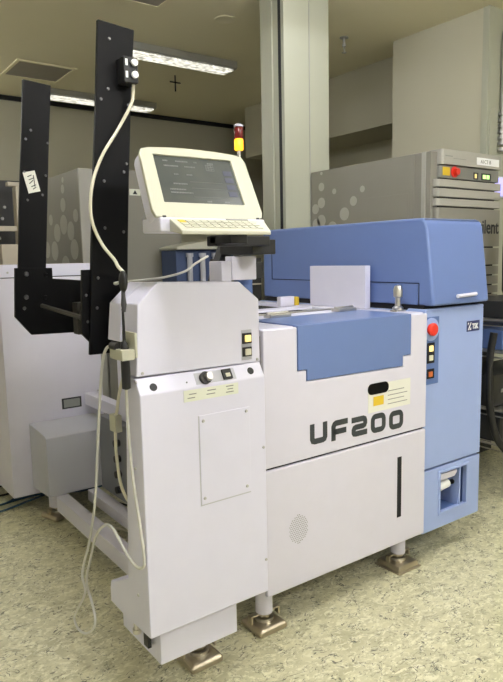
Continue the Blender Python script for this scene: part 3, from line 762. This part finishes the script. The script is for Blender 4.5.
# cables at the console's left side
bm = BM(); tube(bm, [(0.720, 1.62, 1.165), (0.705, 1.66, 1.155), (0.70, 1.69, 1.084), (0.70, 1.735, 0.912), (0.70, 1.79, 0.68), (0.70, 1.861, 0.512), (0.70, 1.916, 0.423), (0.697, 1.938, 0.361), (0.702, 1.934, 0.302), (0.705, 2.035, 0.187), (0.705, 2.066, 0.145), (0.705, 2.03, 0.122), (0.705, 1.956, 0.142), (0.705, 1.885, 0.195), (0.705, 1.864, 0.245), (0.712, 1.910, 0.285), (0.714, 1.943, 0.315), (0.714, 1.94, 0.359), (0.711, 1.895, 0.428), (0.711, 1.845, 0.516), (0.713, 1.785, 0.580), (0.716, 1.716, 0.605), (0.725, 1.653, 0.555),
    (0.735, 1.610, 0.520), (0.737, 1.566, 0.526), (0.738, 1.546, 0.557), (0.738, 1.565, 0.661), (0.738, 1.594, 0.782), (0.736, 1.606, 0.925), (0.730, 1.595, 1.047)], 0.0042, 10, 8)
tag(obj('coiled_cable', bm, CABLEG, None, smooth=True, origin=(0.70, 1.85, 0.135)), 'long pale cable hanging in a twisted loop beside the white console', 'cable')
cc = thing('connector_cable', (0.80, 1.83, 0.65), 'short cream cable with a square connector behind the console left side', 'cable')
bm = BM(); tube(bm, [(0.79, 1.70, 1.10), (0.80, 1.784, 1.019), (0.80, 1.824, 0.932), (0.80, 1.84, 0.886), (0.80, 1.847, 0.795), (0.80, 1.828, 0.70), (0.80, 1.788, 0.655), (0.80, 1.72, 0.64)], 0.005); obj('lead', bm, CABLEC, cc, smooth=True)
bx('connector', CREAM, cc, 0.788, 0.812, 1.815, 1.862, 0.860, 0.915, 0.003)

# ------------------------------------------------------------------ left rear cabinet, junction box, beams
lc = thing('rear_cabinet', (1.2, 3.9, 0.09), 'large pale grey cabinet at the left behind the black posts', 'cabinet')
bm = BM(); box(bm, 0.897, 1.452, 3.50, 4.30, 0.098, 1.320); cb = obj('cabinet_body', bm, PANEL, lc, 0.004)
bx('cabinet_top', WHITE, lc, 0.897, 1.452, 3.502, 4.30, 1.3235, 1.392, 0.004)
bx('top_seam', GAP, lc, 0.918, 1.449, 3.503, 4.29, 1.3195, 1.324)
pl = bx('rating_plate', INK, cb, 1.200, 1.315, 3.497, 3.501, 0.560, 0.622)
bx('plate_print', INKG, pl, 1.210, 1.305, 3.4955, 3.497, 0.568, 0.614)
for x, z in ((0.95, 1.35), (1.42, 0.64)): screw(cb, (x, 3.50, z), '-y', 0.006)
bm = BM(); cyl(bm, (0.99, 4.1, 0.0), (0.99, 4.1, 0.1), 0.05, 20); obj('cabinet_foot', bm, PANEL, lc, smooth=True)
jb = thing('junction_box', (1.2, 3.35, 0), 'grey sheet metal box on a round foot, in front of the rear cabinet', 'box')
bm = BM(); prism(bm, [(3.215, 0.165), (3.215, 0.485), (3.25, 0.495), (3.495, 0.512), (3.495, 0.14)], 'x', 1.005, 1.385); obj('box_shell', bm, SIDEG, jb, 0.004)
foot(jb, 1.090, 3.34, 0.155, 0.3, 0.14, False, 0.048)
bm = BM(); prism(bm, [(1.90, 0.075), (3.21, 0.085), (3.21, 0.165), (1.90, 0.155)], 'x', 1.040, 1.105)
tag(obj('base_beam', bm, PANEL, None, 0.003, origin=(1.07, 2.5, 0.08)), 'low square steel beam running from junction box to the console near the floor', 'beam')
bm = BM(); box(bm, 1.215, 1.275, 1.90, 3.215, 0.10, 0.16)
tag(obj('base_beam', bm, PANEL, None, 0.003, origin=(1.24, 2.5, 0.10)), 'second low beam behind the first, leading under the UF200 machine', 'beam')
bm = BM(); box(bm, 1.335, 1.395, 2.955, 3.495, 0.570, 0.640)
tag(obj('cross_beam', bm, PANEL, None, 0.003, origin=(1.27, 3.0, 0.60)), 'upper square beam from the rear cabinet to the machine side', 'beam')
sd = thing('side_unit', (1.27, 2.8, 0.2), 'grey panel with black knobs under the upper beam', 'panel')
bm = BM(); box(bm, 1.252, 1.300, 2.62, 3.10, 0.20, 0.598); obj('panel', bm, paint('slate_panel', (0.16, 0.165, 0.19), 0.5), sd, 0.003)
for z in (0.58, 0.50, 0.42, 0.34, 0.26):
    bm = BM(); cyl(bm, (1.252, 2.85, z), (1.225, 2.85, z), 0.018, 14); obj('knob', bm, BLKPL, sd, smooth=True)

# loose floor cables at the left rear
for i, (pts, m, lb_) in enumerate((
    ([(0.55, 3.70, 0.006), (0.80, 3.60, 0.006), (1.00, 3.62, 0.02), (1.25, 3.75, 0.006), (1.5, 3.9, 0.006)], CABLEB, 'dark blue hose on the floor under the rear cabinet, nearest the camera'),
    ([(0.55, 3.82, 0.006), (0.85, 3.70, 0.006), (1.05, 3.78, 0.006), (1.40, 3.70, 0.006)], CABLEB, 'second dark blue hose on the floor under the rear cabinet, just behind the first'),
    ([(0.55, 3.95, 0.008), (0.9, 3.85, 0.008), (1.2, 3.88, 0.008), (1.5, 3.6, 0.008), (1.7, 3.3, 0.008)], BLKPL, 'black cable on the floor behind the junction box'),
    ([(0.60, 3.52, 0.02), (0.85, 3.66, 0.02), (1.10, 3.66, 0.03), (1.32, 3.58, 0.02), (1.55, 3.62, 0.01)], CABLEB, 'dark blue hose lying over the others at the front foot of the rear cabinet'),
    ([(0.70, 4.0, 0.01), (0.95, 3.95, 0.03), (1.25, 3.98, 0.01), (1.5, 3.75, 0.01)], BLKPL, 'black cable farthest back on the floor under the rear cabinet'),
    ([(1.16, 3.12, 0.006), (1.30, 2.9, 0.006), (1.20, 2.7, 0.006), (1.45, 2.5, 0.006)], CABLEC, 'pale cable on the floor between the two low beams'),
    ([(1.36, 3.42, 0.006), (1.45, 3.2, 0.006), (1.38, 3.0, 0.006), (1.5, 2.9, 0.006)], BLKPL, 'black cable curled on the floor right of the junction box'))):
    bm = BM(); tube(bm, pts, 0.006); tag(obj('floor_cable', bm, m, None, smooth=True, origin=pts[1]), lb_, 'cable', 'loose cables at the rear')

# ------------------------------------------------------------------ background: test rack at right
ra = thing('test_rack', (3.5, 3.0, 0), 'tall grey test rack with dotted side and slatted front behind the blue hood', 'rack')
RX = 3.20
bm = BM(); box(bm, RX, 3.885, 2.56, 3.575, 0.02, 2.02); obj('rack_body', bm, TESTER, ra, 0.004)
bx('side_post', TESTER2, ra, RX-0.004, RX+0.02, 2.535, 2.565, 0.02, 2.022, 0.003)
bx('side_panel', TESTER, ra, RX-0.006, RX-0.0005, 2.62, 3.575, 0.02, 2.018, 0.002)
hp = bx('side_hatch', TESTER, ra, RX-0.008, RX-0.006, 2.66, 3.02, 1.20, 1.785, 0.001)
bm = BM()
for y, z, r in ((3.463, 2.0, .012), (3.464, 1.904, .030), (3.465, 1.79, .038), (3.466, 1.66, .045), (3.057, 1.85, .022), (3.141, 1.777, .033), (3.229, 1.695, .045), (3.53, 1.75, .036), (3.52, 1.64, .04),
                (3.35, 1.60, .05), (3.1, 1.5, .05), (3.33, 1.86, .02)):
    prism(bm, [(y+r*math.cos(a), z+r*math.sin(a)) for a in [k*math.pi/12 for k in range(24)]], 'x', RX-0.0072, RX-0.0055)
obj('dot_pattern', bm, TESTDOT, ra)
def front_round(bm, x0, x1, y, z0, z1, r=0.02, yb=2.559):
    pts = [(x1, yb), (x0, yb)]
    for i in range(6):
        a = math.pi/2*i/5; pts.append((x0+r-r*math.cos(a), y+r-r*math.sin(a)))
    pts.append((x1, y)); prism(bm, pts, 'z', z0, z1)
bm = BM(); front_round(bm, 3.262, 3.88, 2.46, 1.945, 2.035); cap = obj('top_bezel', bm, TESTER2, ra, 0.002)
bm = BM(); front_round(bm, 3.262, 3.88, 2.475, 1.865, 1.940); pb = obj('power_panel', bm, paint('grey_panel', (0.20, 0.20, 0.18), 0.5), ra, 0.002)
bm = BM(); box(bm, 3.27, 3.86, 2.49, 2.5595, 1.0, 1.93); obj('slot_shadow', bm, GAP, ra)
zs = [1.860, 1.805, 1.745, 1.690, 1.44, 1.32, 1.255, 1.19, 1.13, 1.06, 0.99, 0.93]
for i, (a, b) in enumerate(zip(zs, zs[1:])):
    bm = BM(); front_round(bm, 3.225, 3.885, 2.46, b+0.005, a-0.005, 0.025); sl = obj('front_slat', bm, TESTER2 if i < 3 else TESTER, ra, 0.002)
    if i == 3: text_mesh('Agilent', 0.125, 'maker_lettering', INK, sl, face_front(3.565, 2.4585, 1.53), sx=0.86, bold=0.002)
bm = BM(); box(bm, 3.225, 3.88, 2.47, 2.5595, 0.03, 0.93); obj('lower_front', bm, DARKBG, ra, 0.002)
bx('front_edge', TESTER, ra, 3.202, 3.268, 2.50, 2.5595, 0.93, 2.02, 0.002)
yl = bx('yellow_plate', YELLOW, pb, 3.285, 3.355, 2.4735, 2.476, 1.880, 1.930)
bm = BM(); cyl(bm, (3.400, 2.475, 1.905), (3.400, 2.445, 1.905), 0.024, 24, 0.020); cyl(bm, (3.400, 2.475, 1.905), (3.400, 2.470, 1.905), 0.034, 24); obj('power_button', bm, RED, pb, smooth=True)
a = bx('indicator', INK, pb, 3.600, 3.650, 2.4735, 2.476, 1.872, 1.915); bx('indicator_lens', LITY, a, 3.612, 3.632, 2.472, 2.4735, 1.880, 1.906)
a = bx('indicator', INK, pb, 3.685, 3.790, 2.4735, 2.476, 1.872, 1.915); bx('indicator_lens', GREENL, a, 3.70, 3.732, 2.472, 2.4735, 1.880, 1.906); bx('indicator_lens', GREENL, a, 3.74, 3.772, 2.472, 2.4735, 1.880, 1.906)
nl = bx('name_label', WHITEP, cap, 3.61, 3.855, 2.4585, 2.461, 1.962, 2.008)
text_mesh('A1CT B', 0.034, 'label_text', INKG, nl, face_front(3.65, 2.458, 1.973))
bm = BM(); box(bm, 3.29, 3.36, 2.4585, 2.461, 1.992, 1.998); box(bm, 3.37, 3.50, 2.4585, 2.461, 1.982, 1.985); obj('small_print', bm, INKG, cap)

# things on the pillar right of the rack
hs = thing('wall_conduit', (4.62, 2.95, 1.9), 'ribbed grey hose with cover plate on the pillar at the right edge', 'conduit')
bm = BM(); prism(bm, rrect(4.50, 4.60, 2.02, 2.52, 0.045), 'y', 2.958, 2.9745); obj('cover_plate', bm, COLM, hs, 0.003)
bm = BM(); cyl(bm, (4.655, 2.945, 2.25), (4.655, 2.945, 3.1), 0.024, 14)
for k in range(7): cyl(bm, (4.655, 2.945, 2.20+0.045*k), (4.655, 2.945, 2.225+0.045*k), 0.038, 16)
obj('ribbed_hose', bm, ALU, hs, smooth=True)
gl = thing('wall_light', (4.62, 2.95, 1.75), 'small box glowing violet on the pillar at the right edge beside the rack', 'light')
bx('light_case', WHITEP, gl, 4.49, 4.75, 2.93, 2.9745, 1.84, 2.0, 0.004); bx('light_face', CYAN, gl, 4.50, 4.74, 2.922, 2.929, 1.85, 1.985, 0.002)
bm = BM(); lathe(bm, [(0.05, 0), (0.062, 0.03), (0.064, 0.30), (0.058, 0.48), (0.035, 0.56), (0.01, 0.58)], (3.745, 2.27, 1.131), 24)
tag(obj('black_cover', bm, BLKPL, None, smooth=True, origin=(3.745, 2.27, 1.131)), 'tall black rounded cover standing at the right edge on the shelf top', 'cover')

# wire shelving to the right of the prober
sh = thing('wire_shelf', (3.45, 2.1, 0), 'metal wire shelving unit right of the pale blue cabinet', 'shelf')
sx0, sx1, sy0, sy1 = 3.2, 4.10, 1.95, 2.38
for x in (sx0, sx1):
    for y in (sy0, sy1):
        bm = BM(); cyl(bm, (x, y, 0), (x, y, 1.10), 0.0125, 12); obj('post', bm, CHROME, sh, smooth=True)
for z in (0.30, 0.50, 0.84, 1.02):
    bm = BM()
    for y in (sy0, sy1): cyl(bm, (sx0, y, z), (sx1, y, z), 0.005, 6); cyl(bm, (sx0, y, z-0.03), (sx1, y, z-0.03), 0.004, 6)
    for x in (sx0, sx1): cyl(bm, (x, sy0, z), (x, sy1, z), 0.005, 6); cyl(bm, (x, sy0, z-0.03), (x, sy1, z-0.03), 0.004, 6)
    for k in range(46):
        x = sx0+0.012+k*0.025; cyl(bm, (x, sy0, z+0.004), (x, sy1, z+0.004), 0.0022, 5)
    for k in range(23):
        x = sx0+0.025+k*0.05; cyl(bm, (x, sy0, z), (x+0.025, sy0, z-0.03), 0.002, 5)
    obj('wire_tier', bm, CHROME, sh)
ib = thing('instrument', (3.5, 2.15, 0.85), 'dark blue instrument box on the upper tier of the wire shelf', 'instrument')
bx('case', BLUED, ib, 3.22, 3.95, 2.0, 2.34, 0.852, 0.965, 0.004)
bx('front_strip', DARKBG, ib, 3.25, 3.90, 1.994, 2.0, 0.865, 0.90, 0.001)
ib = thing('instrument', (3.5, 2.15, 1.03), 'black instrument on top of the wire shelf beside the blue hood', 'instrument')
bx('case', DARKBG, ib, 3.22, 3.95, 2.0, 2.34, 1.032, 1.13, 0.004)
bx('front_strip', ALU, ib, 3.30, 3.90, 1.994, 2.0, 1.055, 1.075, 0.001)
ib = thing('instrument', (3.5, 2.15, 0.51), 'black instrument on the middle tier of the wire shelf', 'instrument')
bx('case', DARKBG, ib, 3.22, 3.95, 2.05, 2.34, 0.512, 0.70, 0.004)
bx('front_strip', ALU, ib, 3.30, 3.90, 2.044, 2.05, 0.59, 0.61, 0.001)
ib = thing('instrument', (3.5, 2.15, 0.31), 'low black box on the lowest tier of the wire shelf', 'instrument')
bx('case', DARKBG, ib, 3.22, 3.95, 2.0, 2.34, 0.312, 0.46, 0.004)
bx('front_strip', ALU, ib, 3.30, 3.90, 1.994, 2.0, 0.38, 0.395, 0.001)
bm = BM(); tube(bm, [(2.995, 1.91, 0.98), (2.982, 1.92, 0.862), (2.968, 1.915, 0.728), (2.975, 1.91, 0.59), (3.010, 1.90, 0.44), (3.08, 1.89, 0.34), (3.20, 1.86, 0.24), (3.45, 1.80, 0.12), (3.8, 1.76, 0.022), (4.0, 1.76, 0.021)], 0.020, 12)
tag(obj('thick_cable', bm, BLKPL, None, smooth=True, origin=(3.1, 1.92, 0.5)), 'thick black cable hanging down in front of the wire shelf', 'cable')

# background: second test rack at left
rb = thing('test_rack', (2.3, 5.1, 0), 'tall grey test rack with dotted side seen between the black posts', 'rack')
bx('rack_body', TESTER, rb, 1.835, 2.70, 4.69, 5.62, 0.02, 2.10, 0.004)
bx('front_door', TESTER2, rb, 1.832, 1.985, 4.668, 4.688, 0.02, 2.10, 0.003)
bx('front_door', TESTER, rb, 2.00, 2.70, 4.660, 4.688, 0.02, 2.11, 0.003)
bm = BM()
for y, z, r in ((5.011, 2.05, .022), (5.025, 1.98, .035), (5.037, 1.856, .055), (5.045, 1.70, .078), (5.206, 1.641, .074), (4.894, 1.643, .074), (4.775, 1.755, .05), (5.343, 1.755, .045), (5.288, 1.495, .08), (4.839, 1.497, .08), (5.48, 1.507, .07), (5.05, 1.36, .09)):
    prism(bm, [(y+r*math.cos(a), z+r*math.sin(a)) for a in [k*math.pi/12 for k in range(24)]], 'x', 1.833, 1.8352)
obj('dot_pattern', bm, TESTDOT, rb)
wl = bx('warning_label', LABELG, rb, 2.24, 2.335, 4.6575, 4.660, 1.915, 1.965)
bm = BM(); prism(bm, [(2.268, 1.924), (2.308, 1.924), (2.288, 1.957)], 'y', 4.656, 4.6575); obj('warning_symbol', bm, INK, wl)
# third rack: dark open frame at the far left, with beige stand before it
dr = thing('equipment_rack', (1.2, 4.9, 0), 'black equipment rack panel at the left edge behind the beige stand', 'rack')
bx('rack_body', DARKBG, dr, 0.85, 1.47, 4.75, 5.3, 0.02, 1.99, 0.004)
for x, z in ((1.43, 1.91), (1.30, 1.80), (1.28, 1.72), (1.44, 1.72), (1.25, 1.58)): screw(dr, (x, 4.75, z), '-y', 0.012, SCREW, 0.006)
bs = thing('beige_stand', (1.33, 4.55, 0), 'beige upright stand with a crossbar at the left edge above the rear cabinet', 'stand')
bm = BM(); prism(bm, [(1.315, 0.0), (1.352, 0.0), (1.358, 1.925), (1.318, 1.925)], 'y', 4.52, 4.60); obj('upright', bm, BEIGE, bs, 0.004)
bx('crossbar', BEIGE, bs, 1.05, 1.314, 4.53, 4.58, 1.62, 1.655, 0.003); bx('top_hook', BEIGE, bs, 1.27, 1.40, 4.53, 4.58, 1.926, 1.955, 0.004)
bx('lower_block', BEIGE, bs, 1.20, 1.314, 4.53, 4.60, 1.30, 1.53, 0.004)
# blue carrier unit seen under the monitor
bc = thing('carrier_unit', (2.75, 4.5, 0), 'blue unit with upright tubes and a beige domed top, seen under the monitor', 'machine')
bx('unit_body', paint('slate_blue', (0.06, 0.09, 0.19), 0.5), bc, 2.47, 3.02, 4.36, 4.60, 0.02, 1.475, 0.006)
for x in (2.58, 2.70, 2.82, 2.94):
    bm = BM(); cyl(bm, (x, 4.335, 1.10), (x, 4.335, 1.42), 0.022, 14); cyl(bm, (x, 4.335, 1.42), (x, 4.335, 1.45), 0.030, 14); obj('tube', bm, SIDEG, bc, smooth=True)
bm = BM(); prism(bm, [(2.45, 1.478), (3.1, 1.478), (3.1, 1.50), (2.98, 1.535), (2.72, 1.545), (2.52, 1.515), (2.45, 1.495)], 'y', 4.30, 4.60); obj('domed_top', bm, CREAM2, bc, 0.004)
dk = thing('dark_shelf', (2.5, 3.5, 0), 'dark shelving with black boxes seen in the gap left of the blue hood', 'shelf')
bx('frame', DARKBG, dk, 2.30, 2.62, 3.45, 3.6, 0.02, 1.40, 0.003)
for z in (1.22, 1.29, 1.36): bx('shelf_edge', BEIGE, dk, 2.305, 2.615, 3.442, 3.45, z, z+0.010)

# ------------------------------------------------------------------ world, camera
w = bpy.data.worlds.new('room_air'); sc.world = w; w.use_nodes = True
w.node_tree.nodes['Background'].inputs[0].default_value = (0.9, 0.87, 0.8, 1)
w.node_tree.nodes['Background'].inputs[1].default_value = 0.05

cam = bpy.data.cameras.new('camera'); co = bpy.data.objects.new('camera', cam); COL.objects.link(co); sc.camera = co
R = Matrix(((0.80537339, 0.09420117, -0.58523486), (-0.59239932, 0.09310043, -0.80024706), (-0.02089859, 0.99119042, 0.13078532)))
M4 = R.to_4x4(); M4.translation = (0, 0, 1.4); co.matrix_world = M4
cam.sensor_fit = 'HORIZONTAL'; cam.sensor_width = 36; cam.lens = 627.473*36/503
cam.clip_start = 0.05
vs = sc.view_settings; vs.view_transform = 'Standard'; vs.look = 'None'; vs.gamma = 1; vs.use_curve_mapping = False
vs.exposure = 0.0
